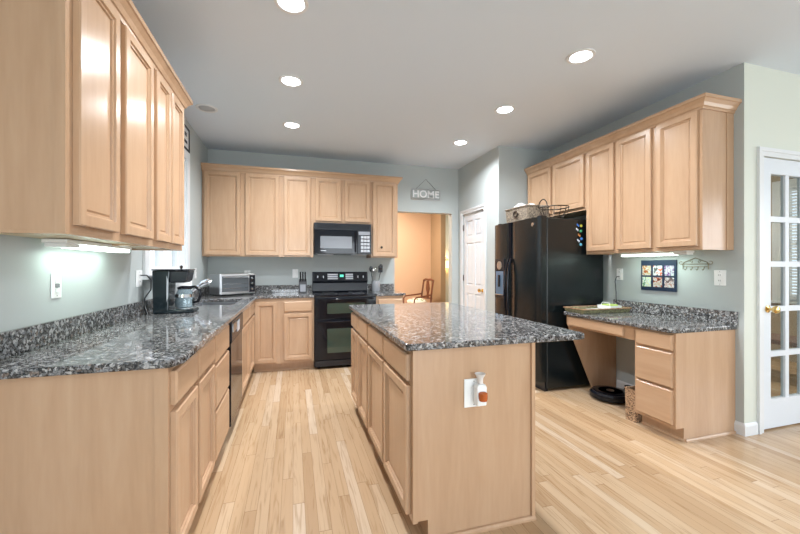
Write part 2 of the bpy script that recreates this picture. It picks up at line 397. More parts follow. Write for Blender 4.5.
# ------------------------------------------------------------------ cabinets
DOOR_PROF = [(0, -.001), (0, -.020), (.004, -.025), (.041, -.025), (.044, -.016), (.051, -.015), (.054, -.007), (.062, -.007), (.068, -.011)]
DRAW_PROF = [(0, -.001), (0, -.018), (.007, -.025)]
def cabinet(name, label, side, front, a, b, depth, z0, z1, fronts, group=None, toe=True, under=None, endpanel=None, shoe=False):
    """side L/B/R: which wall it stands against; a..b its run in world y (L, R) or x (B)"""
    if side == 'B': loc, rz, f = (a, front, 0), 0, (lambda t: t-a)
    elif side == 'L': loc, rz, f = (front, a, 0), PI/2, (lambda t: t-a)
    else: loc, rz, f = (front, b, 0), -PI/2, (lambda t: b-t)
    t = thing(name, label, 'cabinet', loc, rz, group); wd = b-a; e = .0004
    if toe:
        MB().prism([(0, .10), (0, z1), (depth, z1), (depth, 0), (.075, 0), (.075, .10)], e, wd-e, 'x').build('carcass', MAPLE, t)
    else:
        MB().box(e, wd-e, 0, depth, z0+.012, z1).build('carcass', MAPLE, t)
        MB().box(e, wd-e, 0, .018, z0, z0+.0118).box(e, .02, .0182, depth, z0, z0+.0118).box(wd-.02, wd-e, .0182, depth, z0, z0+.0118).build('bottom_rail', MAPLE, t)
        MB().box(.021, wd-.021, .019, depth, z0+.009, z0+.0118).build('underside', MAPLE_IN, t)
    for fr in fronts:
        kind, p, q_, za, zb = fr[:5]; x0, x1 = sorted((f(p), f(q_)))
        if kind == 'door':
            d = MB().rings(x0, x1, za, zb, DOOR_PROF).build('door', MAPLE, t)
            if len(fr) > 5:
                MB().lathe([(.007, -.02), (.007, -.034), (.016, -.040), (.017, -.047), (.012, -.053), (0, -.055)], (fr[5], 0, fr[6]), 16, 'y').build('knob', IRON, d, smooth=True)
        else: MB().rings(x0, x1, za, zb, DRAW_PROF).build('drawer', MAPLE_H, t)
    if shoe: MB().box(e, wd-e, .062, .0748, 0, .018).build('shoe_molding', MAPLE_H, t, bevel=.004)
    return t

# --- left run, base
FL = -.455; DL = .606
gL = 'base cabinets along the left wall'
bc = cabinet('base_cabinet', 'maple base cabinet nearest the camera on the left, with big plain end panel', 'L', FL, 1.575, 1.94, DL, 0, .887,
        [('drawer', 1.597, 1.922, .732, .862), ('door', 1.597, 1.922, .125, .705)], gL)
cabinet('base_cabinet', 'maple cabinet with one drawer over one door, second along the left wall', 'L', FL, 1.94, 2.33, DL, 0, .887,
        [('drawer', 1.958, 2.31, .732, .862), ('door', 1.958, 2.31, .125, .705)], gL)
cabinet('base_cabinet', 'maple three-drawer cabinet just before the dishwasher', 'L', FL, 2.33, 2.83, DL, 0, .887,
        [('drawer', 2.35, 2.80, .70, .862), ('drawer', 2.35, 2.80, .43, .68), ('drawer', 2.35, 2.80, .125, .41)], gL)
sinkcab = cabinet('sink_cabinet', 'maple sink base cabinet past the dishwasher in the left corner', 'L', FL, 3.47, 4.60, DL, 0, .887,
        [('drawer', 3.50, 4.06, .732, .862), ('drawer', 4.09, 4.54, .732, .862), ('door', 3.50, 4.06, .125, .705), ('door', 4.09, 4.54, .125, .705)], gL)
MB().box(-.004, .0, 0, .045, .10, .886).build('corner_post', MAPLE, bc)
# dishwasher
t = thing('dishwasher', 'black dishwasher built in under the left counter', 'dishwasher', (FL, 2.845, 0), PI/2)
MB().box(.003, .607, .02, .58, .10, .875).build('tub', BLK2, t)
MB().box(.005, .605, -.028, .0195, .115, .715).build('door', BLK, t, bevel=.004)
MB().box(.005, .605, -.034, .0195, .722, .872).build('control_panel', BLK2, t, bevel=.006)
MB().box(.04, .20, -.040, -.0345, .79, .85).build('vent', STEEL, t)
MB().box(.24, .36, -.040, -.0345, .76, .845).build('latch_handle', PANELL, t, bevel=.004)
MB().box(.005, .605, .04, .06, .0, .099).build('kick_plate', BLACKBACK, t)

# --- back run, base
FB = 4.617; DB = .618
gB = 'base cabinets along the back wall'
cabinet('corner_cabinet', 'maple corner base cabinet with one full-height door, left of the range', 'B', FB, -.454, -.15, DB, 0, .887,
        [('door', -.435, -.185, .12, .845)], gB, shoe=True)
cabinet('base_cabinet', 'maple base cabinet with drawer over door, directly left of the black range', 'B', FB, -.15, .249, DB, 0, .887,
        [('drawer', -.105, .225, .725, .845), ('door', -.105, .225, .135, .70)], gB, shoe=True)
cabinet('base_cabinet', 'maple base cabinet right of the black range, mostly hidden by the island', 'B', FB, 1.034, 1.40, DB, 0, .887,
        [('drawer', 1.06, 1.375, .725, .845), ('door', 1.06, 1.375, .135, .70)], gB, shoe=True)

# --- island
IX = .522
gI = 'island base cabinets'
def island(label, a, b, ds):
    fr = []
    for p, q_ in ds: fr += [('drawer', p, q_, .742, .862), ('door', p, q_, .125, .718)]
    return cabinet('island_cabinet', label, 'R', IX, a, b, 1.168-IX, 0, .887, fr, gI)
i1 = island('maple island cabinet at the near end, with plain end panel and light switch plate', 1.572, 2.51, [(1.597, 2.03), (2.06, 2.485)])
i2 = island('maple island cabinet at the far end, its doors facing the left run', 2.51, 3.27, [(2.53, 2.87), (2.905, 3.24)])
# near end panel trim on the island (local: x = 2.485 - y)
MB().box(.936, .949, -.001, .022, .10, .886).build('corner_post', MAPLE, i1)
MB().box(.936, .949, .625, .645, .0, .886).build('corner_post', MAPLE, i1)
MB().prism([(.9385, .0), (.957, .0), (.957, .010), (.950, .018), (.9385, .018)], .08, .645, 'y').build('shoe_molding', MAPLE_H, i1)

# --- desk run on the right wall
DX = 2.637
desk = cabinet('desk_cabinet', 'short maple three-drawer desk cabinet beside the white glazed door', 'R', DX, 1.945, 2.273, XR-DX-.002, 0, .787,
        [('drawer', 1.962, 2.250, .660, .772), ('drawer', 1.962, 2.250, .390, .642), ('drawer', 1.962, 2.250, .125, .374)], shoe=True)
MB().prism([(.3285, .0), (.342, .0), (.342, .008), (.337, .018), (.3285, .018)], .085, .60, 'y').build('shoe_molding', MAPLE_H, desk)
t = thing('desk_drawer_unit', 'maple pencil drawer rail spanning the knee space under the desk top', 'drawer unit', (DX, 3.012, 0), -PI/2)
MB().box(0, .738, 0, .02, .675, .787).box(0, .738, .0201, .5, .70, .787).build('apron', MAPLE_H, t)
MB().rings(.012, .645, .690, .775, DRAW_PROF).build('drawer', MAPLE_H, t)
tag(MB().prism([(DX, .787), (XR-.003, .787), (XR-.003, 0), (2.955, 0), (DX, .70)], 3.014, 3.034, 'y').build('desk_side_panel', MAPLE),
    'slanted maple side panel holding the desk top, next to the fridge', 'panel')

# --- upper cabinets
gUL = 'wall cabinets on the left wall'
UX = -.757
uc = cabinet('wall_cabinet', 'maple wall cabinet nearest the camera on the left, with wide bare end panel', 'L', UX, 1.54, 2.325, .306, 1.38, 2.41,
        [('door', 1.578, 1.895, 1.415, 2.375), ('door', 1.955, 2.30, 1.415, 2.375)], gUL, toe=False)
cabinet('wall_cabinet', 'narrower maple wall cabinet on the left wall, beside the sink window', 'L', UX, 2.325, 2.92, .306, 1.38, 2.41,
        [('door', 2.355, 2.60, 1.415, 2.375), ('door', 2.63, 2.88, 1.415, 2.375)], gUL, toe=False)
UY = 4.917; gUB = 'wall cabinets on the back wall'
cabinet('wall_cabinet', 'maple wall cabinet in the left corner with two tall doors above the toaster oven', 'B', UY, -1.06, -.142, .318, 1.395, 2.455,
        [('door', -1.035, -.628, 1.412, 2.435), ('door', -.572, -.172, 1.412, 2.435)], gUB, toe=False)
cabinet('wall_cabinet', 'single-door maple wall cabinet above the knife block, left of the microwave', 'B', UY, -.142, .257, .318, 1.395, 2.455,
        [('door', -.112, .222, 1.412, 2.435)], gUB, toe=False)
cabinet('wall_cabinet', 'short two-door maple cabinet directly above the microwave', 'B', UY, .257, 1.028, .318, 1.845, 2.455,
        [('door', .282, .618, 1.872, 2.435), ('door', .668, 1.008, 1.872, 2.435)], gUB, toe=False)
cabinet('wall_cabinet', 'maple wall cabinet with a black knob, right of the microwave', 'B', UY, 1.028, 1.412, .318, 1.395, 2.455,
        [('door', 1.052, 1.378, 1.412, 2.435, 1.17-1.028, 1.535)], gUB, toe=False)
UR = 2.921; gUR = 'wall cabinets on the right wall'
ur = cabinet('wall_cabinet', 'maple wall cabinet at the near end of the right wall, beside the glazed door', 'R', UR, 1.96, 2.325, .324, 1.395, 2.465,
        [('door', 1.985, 2.305, 1.425, 2.44)], gUR, toe=False)
cabinet('wall_cabinet', 'two-door maple wall cabinet above the photo display on the right wall', 'R', UR, 2.325, 3.075, .324, 1.395, 2.465,
        [('door', 2.352, 2.69, 1.425, 2.44), ('door', 2.728, 3.055, 1.425, 2.44)], gUR, toe=False)
cabinet('wall_cabinet', 'short two-door maple cabinet above the black refrigerator', 'R', UR, 3.075, 4.058, .324, 1.86, 2.465,
        [('door', 3.095, 3.555, 1.89, 2.44), ('door', 3.60, 4.03, 1.89, 2.44)], gUR, toe=False)
MB().box(-.004, .0, 0, .03, 1.38, 2.41).build('corner_post', MAPLE, uc)
MB().box(.365, .369, .25, .324, 1.395, 2.465).build('scribe_strip', MAPLE, ur)
def crown(label, path, z):
    p = [(.001, z-.028), (.010, z-.028), (.013, z-.012), (.020, z-.008), (.030, z+.014), (.048, z+.034), (.056, z+.038), (.056, z+.062), (.001, z+.062)]
    return tag(MB().sweep(p, path).build('crown_molding', MAPLE_H), label, 'molding')
crown('maple crown molding along the left wall cabinets', [(XL+.002, 1.539), (UX, 1.539), (UX, 2.921), (XL+.002, 2.921)][::1], 2.41)
crown('maple crown molding along the back wall cabinets', [(-1.062, UY), (1.413, UY), (1.413, YB-.002)], 2.458)
crown('maple crown molding along the right wall cabinets', [(UR, 4.058), (UR, 1.959), (XR-.002, 1.959)], 2.468)

# ------------------------------------------------------------------ countertops
def boolean_cut(o, boxes):
    for bxx in boxes:
        c = MB().box(*bxx).build('cutter', WHITE)
        md = o.modifiers.new('cut', 'BOOLEAN'); md.operation = 'DIFFERENCE'; md.object = c; md.solver = 'EXACT'
        dg = bpy.context.evaluated_depsgraph_get(); me = bpy.data.meshes.new_from_object(o.evaluated_get(dg))
        o.modifiers.clear(); o.data = me; bpy.data.objects.remove(c, do_unlink=True)
CXF = -.405; CYF = 4.589
t = thing('countertop', 'long grey speckled granite worktop along the left wall and corner, with backsplash', 'countertop')
o = MB().prism([(XL+.001, 1.54), (CXF-.032, 1.54), (CXF, 1.60), (CXF, CYF), (.250, CYF), (.250, YB-.001), (XL+.001, YB-.001)], .888, .920).build('worktop', GRANITE, t)
SX0, SX1, SY0, SY1 = -.93, -.53, 3.62, 4.32
boolean_cut(o, [(SX0, SX1, SY0, SY1, .8, 1)])
o.modifiers.new('edge', 'BEVEL').width = .005
MB().box(XL+.001, XL+.021, 1.54, YB-.022, .9202, 1.018).box(XL+.001, .250, YB-.021, YB-.001, .9202, 1.018).build('backsplash', GRANITE, t, bevel=.002)
t = thing('countertop', 'small granite worktop right of the range, under the utensil crock', 'countertop')
MB().prism([(1.034, CYF), (1.40, CYF), (1.44, CYF+.04), (1.44, YB-.001), (1.034, YB-.001)], .888, .920).build('worktop', GRANITE, t, bevel=.005)
MB().box(1.034, 1.44, YB-.021, YB-.001, .9202, 1.018).build('backsplash', GRANITE, t, bevel=.002)
t = thing('countertop', 'granite island worktop overhanging the right side, in the middle of the kitchen', 'countertop')
MB().prism([(.497, 1.543), (1.43, 1.543), (1.462, 1.551), (1.470, 1.58), (1.470, 3.28), (1.42, 3.31), (.51, 3.31), (.485, 3.285), (.485, 1.556)], .888, .920).build('worktop', GRANITE, t, bevel=.006)
t = thing('countertop', 'low granite desk worktop against the right wall, with backsplash', 'countertop')
MB().prism([(2.599, 3.036), (2.599, 1.975), (2.635, 1.934), (XR-.001, 1.934), (XR-.001, 3.036)], .788, .820).build('worktop', GRANITE, t, bevel=.006)
MB().box(XR-.021, XR-.001, 1.927, 3.036, .8202, .925).build('backsplash', GRANITE, t, bevel=.002)
# sink
t = thing('sink', 'stainless undermount kitchen sink set in the granite by the window', 'sink')
q = MB()
for ya, yb in ((SY0, 3.955), (3.985, SY1)):
    z0_, z1_ = .70, .8875; th = .004
    q.box(SX0, SX1, ya, yb, z0_-th, z0_); q.box(SX0-th, SX0, ya, yb, z0_, z1_); q.box(SX1, SX1+th, ya, yb, z0_, z1_)
    q.box(SX0, SX1, ya-th, ya, z0_, z1_); q.box(SX0, SX1, yb, yb+th, z0_, z1_)
q.box(SX0, SX1, 3.955, 3.985, .865, .8875)
q.build('basin', STEEL, t)
for y in (3.79, 4.15): MB().lathe([(.045, .7002), (.045, .704), (.03, .702), (0, .701)], (-.73, y, 0)).build('drain', CHROME, t, smooth=True)
t = thing('faucet', 'chrome kitchen faucet behind the sink with angled pull-out spray head', 'faucet', (-.985, 3.93, .9205))
MB().lathe([(.03, 0), (.03, .012), (.022, .02), (.020, .08), (.022, .10), (0, .108)]).build('base', CHROME, t, smooth=True)
MB().tube([(0, 0, .075), (.06, 0, .12), (.12, 0, .165)], .015, 12).build('spout', CHROME, t, smooth=True)
MB().tube([(.115, 0, .162), (.15, 0, .19), (.19, 0, .205), (.215, 0, .19)], [.016, .026, .027, .022], 12).build('spray_head', CHROME, t, smooth=True)
MB().tube([(0, 0, .10), (-.01, -.03, .14), (-.01, -.06, .165)], [.008, .007, .006], 8).build('handle', CHROME, t, smooth=True)

bpy.context.view_layer.update()
cc = [c for c in sinkcab.children if c.name.startswith('carcass')][0]
boolean_cut(cc, [(SX0-.03, SX1+.02, SY0-.03, SY1+.03, .13, 1)])
# ------------------------------------------------------------------ range
t = thing('range', 'black double-oven electric range between the back base cabinets', 'oven', (.256, 4.60, 0))
W = .771
MB().box(0, W, .0, .625, .03, .895).build('body', BLK2, t)
MB().box(-.001, W+.001, -.03, .58, .8955, .918).build('cooktop', BLK, t, bevel=.006)
for cx, cy, r in ((.2, .15, .1), (.57, .15, .08), (.2, .4, .08), (.57, .4, .1)):
    MB().lathe([(r, .9182), (r, .9186), (r-.004, .9186), (r-.004, .9182)], (cx, cy, 0), 32).build('burner_ring', PANEL, t)
MB().prism([(.581, .895), (.545, .93), (.56, 1.045), (.535, 1.055), (.53, 1.075), (.548, 1.185), (.56, 1.197), (.625, 1.197), (.625, .895)], 0, W, 'x').build('backguard', BLK2, t, bevel=.004)
ctl = MB().prism([(.528, 1.080), (.531, 1.078), (.549, 1.180), (.546, 1.182)], .02, W-.02, 'x').build('control_panel', BLK, t)
for kx in (.07, .145, .625, .70):
    k = MB().lathe([(.026, 0), (.024, -.014), (.019, -.016), (.017, -.028), (0, -.029)], (0, 0, 0), 20, 'y').build('knob', BLK2, t, smooth=True, loc=(kx, .533, 1.128))
    MB().box(-.003, .003, -.031, -.0292, -.014, .016).build('pointer', PAPER, k)
for a, b_ in ((.205, .345), (.455, .56)):
    for r_ in range(3): MB().box(a, b_, .524+r_*.006, .530+r_*.006, 1.093+r_*.028, 1.114+r_*.028).build('button_row', PANELL, t)
MB().box(.375, .425, .527, .536, 1.125, 1.158).build('display', LED, t)
MB().box(.43, .50, .558, .561, 1.01, 1.022).build('badge', PANELL, t) if False else None
def oven_door(z0_, z1_, wz0, wz1, hz):
    d = MB().box(.004, W-.004, -.035, -.001, z0_, z1_).build('oven_door', BLK, t, bevel=.005)
    MB().box(.15, W-.15, -.0375, -.0352, wz0, wz1).build('window', WINGL, d, bevel=.003)
    MB().tube([(.05, -.036, hz), (.05, -.065, hz), (.06, -.075, hz), (W-.06, -.075, hz), (W-.05, -.065, hz), (W-.05, -.036, hz)], .011, 8).build('handle', BLK, d, smooth=True)
oven_door(.625, .885, .685, .815, .868)
oven_door(.115, .615, .20, .50, .592)
MB().box(.004, W-.004, -.03, -.001, .035, .108).build('kick_panel', BLK2, t, bevel=.003)
for x, y in ((.05, .05), (W-.05, .05), (.05, .57), (W-.05, .57)): MB().lathe([(.018, 0), (.018, .03)], (x, y, 0), 12).build('foot', BLK2, t)

# microwave
t = thing('microwave', 'black over-the-range microwave under the short cabinet', 'microwave', (.266, 4.845, 1.435))
W = .753; MH = .395
MB().box(0, W, .02, .388, 0, MH+.013).build('body', BLK2, t)
MB().box(0, W, 0, .0195, MH-.07, MH+.013).build('vent_grille', BLK2, t)
q = MB()
for i in range(5): q.box(.03, W-.03, -.004, -.0005, MH-.060+i*.014, MH-.054+i*.014)
q.build('louver', BLK, t)
d = MB().box(0, .56, -.005, .0195, .005, MH-.074).build('door', BLK, t, bevel=.004)
MB().box(.075, .49, -.008, -.0055, .075, .235).build('window', MWGL, d, bevel=.002)
MB().box(.08, .15, -.0078, -.0055, .040, .050).build('badge', PANELL, d)
MB().tube([(.535, -.006, .03), (.535, -.03, .04), (.535, -.03, .29), (.535, -.006, .30)], .008, 8).build('handle', BLK, d, smooth=True)
cp = MB().box(.563, W, -.005, .0195, .005, MH-.074).build('control_panel', BLK2, t, bevel=.004)
MB().box(.578, W-.02, -.0075, -.0055, .26, .305).build('display', PANEL, cp)
for i in range(3):
    for j in range(5): MB().box(.610+i*.042, .645+i*.042, -.008, -.0055, .03+j*.046, .062+j*.046).build('button', PANELL, cp)
MB().box(.05, .25, .06, .16, -.012, -.0005).box(.50, .70, .06, .16, -.012, -.0005).build('light_cover', PANELL, t)

# ------------------------------------------------------------------ refrigerator (front faces -x)
t = thing('refrigerator', 'tall black side-by-side refrigerator with ice dispenser, against the right wall', 'refrigerator', (2.39, 3.995, 0), -PI/2)
# local x = 3.995 - y ; local y = x - 2.39
MB().box(.003, .882, .075, .79, .03, 1.765).build('body', FR_SIDE, t, bevel=.006)
MB().box(.02, .865, .06, .10, .0, .095).build('toe_grille', BLK2, t)
def fr_door(x0, x1):
    p = [(x0, .07), (x0, .012), (x0+.012, .002)]
    n_ = 6
    for i in range(1, n_): u = i/n_; p.append((x0+.012+(x1-x0-.024)*u, .002-.012*math.sin(PI*u)))
    p += [(x1-.012, .002), (x1, .012), (x1, .07)]
    return MB().prism(p, .10, 1.775, 'z').build('door', FR_SIDE, t, smooth=True)
fz = fr_door(.003, .348); fr = fr_door(.354, .882)
def dh(x): return MB().tube([(x, -.006, .62), (x, -.03, .66), (x, -.052, .80), (x, -.060, .98), (x, -.052, 1.16), (x, -.03, 1.30), (x, -.008, 1.36)], [.012, .013, .014, .014, .014, .013, .012], 10)
dh(.325).build('handle', BLK, fz, smooth=True); dh(.378).build('handle', BLK, fr, smooth=True)
for x, p in ((.338, fz), (.364, fr)): MB().box(x-.006, x+.006, -.010, .001, 1.362, 1.772).build('edge_trim', BLK, p)
MB().box(.70, .78, -.0155, -.009, 1.70, 1.725).build('badge', CHROME, fr, bevel=.003) if False else MB().lathe([(.02, -.004), (.02, -.013), (0, -.014)], (.77, 0, 1.705), 20, 'y').build('badge', CHROME, fr)
disp = MB().box(.05, .25, -.018, .0, 1.22, 1.36).box(.05, .068, -.018, .0, .93, 1.22).box(.232, .25, -.018, .0, .93, 1.22).box(.05, .25, -.018, .0, .90, .93).build('dispenser_frame', BLK2, fz, bevel=.003)
MB().box(.068, .232, -.0165, -.0125, .935, 1.215).build('dispenser_recess', mat('dispenser_lit_blue', (.10, .16, .24), .25), fz)  # blue light inside the recess is put into its colour
MB().lathe([(.05, -.0185), (.05, -.022), (0, -.023)], (.15, 0, 1.285), 20, 'y').build('control_pad', STEEL, fz)
MB().box(.135, .165, -.030, -.017, 1.03, 1.17).build('paddle', BLK2, fz)
MB().box(.07, .23, -.028, -.0185, .93, .942).build('drip_tray', STEEL, fz)
for x in (.05, .80): MB().box(x, x+.05, .02, .09, 1.7755, 1.79).build('hinge_cover', BLK2, t, bevel=.003)

# magnets on the fridge side (faces -y at Y = 3.113)
mc = [((.05, .2, .7), (2.845, 1.70)), ((.8, .75, .1), (2.885, 1.695)), ((.8, .8, .85), (2.835, 1.655)), ((.1, .5, .25), (2.88, 1.64)), ((.75, .3, .08), (2.86, 1.595)), ((.1, .3, .8), (2.89, 1.56)), ((.75, .78, .85), (2.85, 1.54)), ((.2, .6, .8), (2.88, 1.50))]
cn = ['dark blue', 'yellow', 'white', 'green', 'orange', 'bright blue', 'white', 'light blue']
for i, (c, (x, z)) in enumerate(mc):
    q = MB()
    if i % 2: q.lathe([(.014, 0), (.014, -.006), (.006, -.007), (.006, -.0005)], (0, 0, 0), 12, 'y')
    else: q.box(-.012, .012, -.006, 0, -.004, .004).box(-.012, -.004, -.006, 0, .004, .016).box(.004, .012, -.006, 0, -.016, -.004)
    tag(q.build('magnet', mat('magnet_%s' % cn[i].replace(' ', '_'), c, .4), loc=(x, 3.1125, z)),
        ['dark blue magnet at the top of the fridge side', 'yellow round magnet at the top of the fridge side', 'upper white magnet on the fridge side', 'green round magnet on the fridge side',
         'orange magnet on the fridge side', 'bright blue round magnet low on the fridge side', 'lower white magnet on the fridge side', 'light blue round magnet, lowest on the fridge side'][i], 'magnet', 'magnets on the fridge side')

# baskets on top of the fridge
t = thing('wicker_basket', 'grey wicker basket with ring handle on top of the fridge, filled with white cloths', 'basket', (2.47, 3.60, 1.782))
def open_box(q, x0, x1, y0, y1, z0, z1, th, flare=0.0):
    def ring(i, z, f): return [q.bm.verts.new(p) for p in ((x0+i-f, y0+i-f, z), (x1-i+f, y0+i-f, z), (x1-i+f, y1-i+f, z), (x0+i-f, y1-i+f, z))]
    R = [ring(0, z0, 0), ring(0, z1, flare), ring(th, z1, flare), ring(th, z0+th, 0)]
    q.bm.faces.new(R[0][::-1])
    for i in range(3):
        for k in range(4): q.bm.faces.new((R[i][k], R[i][(k+1) % 4], R[i+1][(k+1) % 4], R[i+1][k]))
    q.bm.faces.new(R[3]); return q
open_box(MB(), -.03, .24, -.20, .20, .0, .155, .012, .008).build('body', WICK, t, bevel=.005)
q = MB(); 
q.tube([(-.038, -.208, .155), (.248, -.208, .155), (.248, .208, .155), (-.038, .208, .155)], .009, 8, True); q.build('rim', WICK, t, smooth=True)
q = MB(); q.tube([(-.042, .04*math.cos(a), .085+.032*math.sin(a)) for a in [2*PI*k/12 for k in range(12)]], .008, 6, True); q.build('ring_handle', IRON, t, smooth=True)
for i, (x, y, z, r) in enumerate(((.08, .08, .165, .075), (.12, -.05, .155, .06), (.12, .14, .15, .045))):
    q = MB().ball((x, y, z), r, 1, 1.1, .75, 12)
    for v in q.bm.verts: v.co += Vector((random.uniform(-1, 1), random.uniform(-1, 1), random.uniform(-1, 1)))*.008
    q.build('cloth', PAPER, t, smooth=True)
t = thing('wire_basket', 'round dark wire basket with loop handle on top of the fridge', 'basket', (2.64, 3.222, 1.776))
R1, R0, hb = .145, .075, .115
q = MB(); q.tube([(R1*math.cos(2*PI*k/28), R1*math.sin(2*PI*k/28), hb) for k in range(28)], .006, 6, True); q.build('rim', IRON, t, smooth=True)
q = MB(); q.tube([(R0*math.cos(2*PI*k/20), R0*math.sin(2*PI*k/20), .006) for k in range(20)], .005, 6, True)
for k in range(14):
    a = 2*PI*k/14; q.tube([((R0+(R1-R0)*math.sin(u*PI/2))*math.cos(a), (R0+(R1-R0)*math.sin(u*PI/2))*math.sin(a), .006+(hb-.006)*u**1.5) for u in (0, .25, .5, .75, 1)], .0028, 5)
q.build('wires', IRON, t, smooth=True)
q = MB(); q.tube([(-R1*.8+.0, .07*math.cos(a)+.03, hb+.085*math.sin(a)) for a in [PI*k/10 for k in range(11)]], .006, 6); q.build('handle', IRON, t, smooth=True)

# ------------------------------------------------------------------ ceiling lights
spots = [(-.01, 2.20, 'nearest the camera on the left'), (-.015, 3.13, 'middle one of the left row'), (-.01, 4.10, 'farthest of the left row, near the range'),
         (2.01, 2.17, 'nearest of the right row'), (1.98, 3.11, 'middle one of the right row'), (1.98, 4.09, 'farthest of the right row, before the pantry door')]
for (x, y, d) in spots:
    t = thing('recessed_light', 'lit round recessed ceiling light, '+d, 'ceiling light', (x, y, H), 0, 'lit recessed ceiling lights')
    MB().lathe([(.098, -.0005), (.096, -.006), (.076, -.008), (.072, -.0015), (.098, -.0005)], seg=32).build('trim_ring', WHITE, t, smooth=True)
    MB().lathe([(.071, -.002), (.068, -.0045), (0, -.006)], seg=28).build('lens', CANLIT, t, smooth=True)
    l = area('recessed_lamp', (0, 0, -.012), (0, 0, 0),   .13, .13, 23, (.93, .97, 1), math.radians(150), 'DISK'); l.parent = t
t = thing('recessed_light', 'unlit round recessed ceiling light above the sink', 'ceiling light', (-.80, 3.90, H))
MB().lathe([(.098, -.0005), (.096, -.006), (.076, -.008), (.072, -.0015), (.098, -.0005)], seg=32).build('trim_ring', WHITE, t, smooth=True)
MB().lathe([(.071, -.002), (.05, -.012), (0, -.012)], seg=28).build('lens', CANOFF, t, smooth=True)
for x, y in ((4.4, -.8), (1, -1.5)):
    t = thing('recessed_light', 'lit ceiling light behind the camera', 'ceiling light', (x, y, H), 0, 'ceiling lights behind the camera')
    MB().lathe([(.098, -.0005), (.096, -.006), (.076, -.008), (.072, -.0015), (.098, -.0005)], seg=24).build('trim_ring', WHITE, t, smooth=True)
    MB().lathe([(.071, -.002), (.068, -.0045), (0, -.006)], seg=24).build('lens', CANLIT, t, smooth=True)
    l = area('recessed_lamp', (0, 0, -.012), (0, 0, 0), .13, .13, 22, (.93, .97, 1), math.radians(165), 'DISK'); l.parent = t

# under-cabinet lights
def undercab(label, x, y0, y1, z, p):
    t = thing('under_cabinet_light', label, 'light', (x, y0, z)); L = y1-y0
    MB().box(-.045, .045, 0, L, .006, .024).build('housing', PLATE, t, bevel=.003)
    MB().box(-.038, .038, .12, L-.01, -.012, .0055).build('diffuser', TUBE, t, bevel=.005)
    MB().box(-.038, .038, .005, .115, -.010, .0055).build('ballast_cover', PLATE, t, bevel=.003)
    l = area('tube_lamp', (0, L/2, -.018), (0, 0, 0), .06, L*.8, p, (.78, 1, .88)); l.parent = t
undercab('lit white tube light under the left wall cabinets', -.975, 1.90, 2.56, 1.362, 1.3)
undercab('lit white tube light under the right wall cabinets', 3.10, 2.17, 2.80, 1.376, 1.4)

# ------------------------------------------------------------------ switch plates and outlets
def plate(name, label, side, pos, kind, wd=.075, ht=.118):
    """side L (faces +x), R (faces -x), B and I (faces -y)"""
    rz = {'L': PI/2, 'R': -PI/2, 'B': 0}[side]
    t = thing(name, label, 'switch' if 'switch' in name else 'outlet', pos, rz)
    MB().box(-wd/2, wd/2, -.006, -.0006, -ht/2, ht/2).build('cover_plate', PLATE, t, bevel=.003)
    if kind == 'outlet':
        for s in (-1, 1):
            r = MB().lathe([(.0165, -.0062), (.0165, -.0085), (0, -.009)], (0, 0, s*.022), 16, 'y').build('receptacle', PLATE, t)
            MB().box(-.007, -.004, -.0105, -.009, s*.022-.004, s*.022+.007).box(.004, .007, -.0105, -.009, s*.022-.004, s*.022+.007).build('slot', SLOT, r)
    elif kind == 'rocker':
        MB().box(-.016, .016, -.011, -.0062, -.033, .033).build('rocker', PLATE, t, bevel=.002)
    else:
        for z in (-.022, 0, .022): MB().box(-.014, .014, -.011, -.0062, z-.009, z+.009).build('button', SLOT if z == 0 else PLATE, t, bevel=.001)
    for s in (-1, 1): MB().lathe([(.003, -.0062), (.003, -.0072)], (0, 0, s*(ht/2-.012)), 8, 'y').build('screw', SLOT, t)
    return t
plate('wall_switch', 'white wall switch plate with stacked buttons under the left tube light', 'L', (XL, 2.085, 1.178), 'btn')
plate('wall_outlet', 'white outlet on the left wall with the coffee maker plugged in', 'L', (XL, 3.04, 1.182), 'outlet', .11)
plate('wall_outlet', 'white outlet on the left wall, between the sink window and corner', 'L', (XL, 4.62, 1.195), 'outlet')
plate('wall_outlet', 'white outlet on the back wall behind the toaster oven', 'B', (-.585, YB, 1.16), 'outlet')
plate('wall_outlet', 'white outlet on the back wall beside the knife block', 'B', (.03, YB, 1.175), 'rocker')
plate('wall_outlet', 'white outlet on the right wall with a black cord, near the fridge', 'R', (XR, 2.97, 1.19), 'outlet')
plate('wall_outlet', 'white outlet on the right wall, right of the iron hook rack', 'R', (XR, 2.049, 1.178), 'outlet', .085, .122)
plate('wall_outlet', 'white outlet plate on the end panel of the island', 'B', (.828, 1.5715, .665), 'rocker', .10, .135)
# plug-in air freshener on the island
t = thing('air_freshener', 'plug-in air freshener with amber oil on the island end panel', 'air freshener', (.844, 1.559, .672))
MB().prism([(-.024, -.055), (.024, -.055), (.026, .03), (.018, .045), (-.018, .045), (-.026, .03)], -.045, -.002, 'y').build('body', PLATE, t, bevel=.006)
MB().lathe([(.018, -.026), (.021, -.015), (.021, .008), (.012, .014), (0, .015)], (0, -.052, 0), 18).build('oil_bottle', mat('amber', (.45, .10, .02), .12), t, smooth=True)
MB().lathe([(.012, .0455), (.014, .07), (.026, .092), (.024, .093), (.010, .07), (0, .068)], (0, -.025, 0), 14).build('vent_top', mat('frosted', (.75, .72, .70), .3), t, smooth=True)

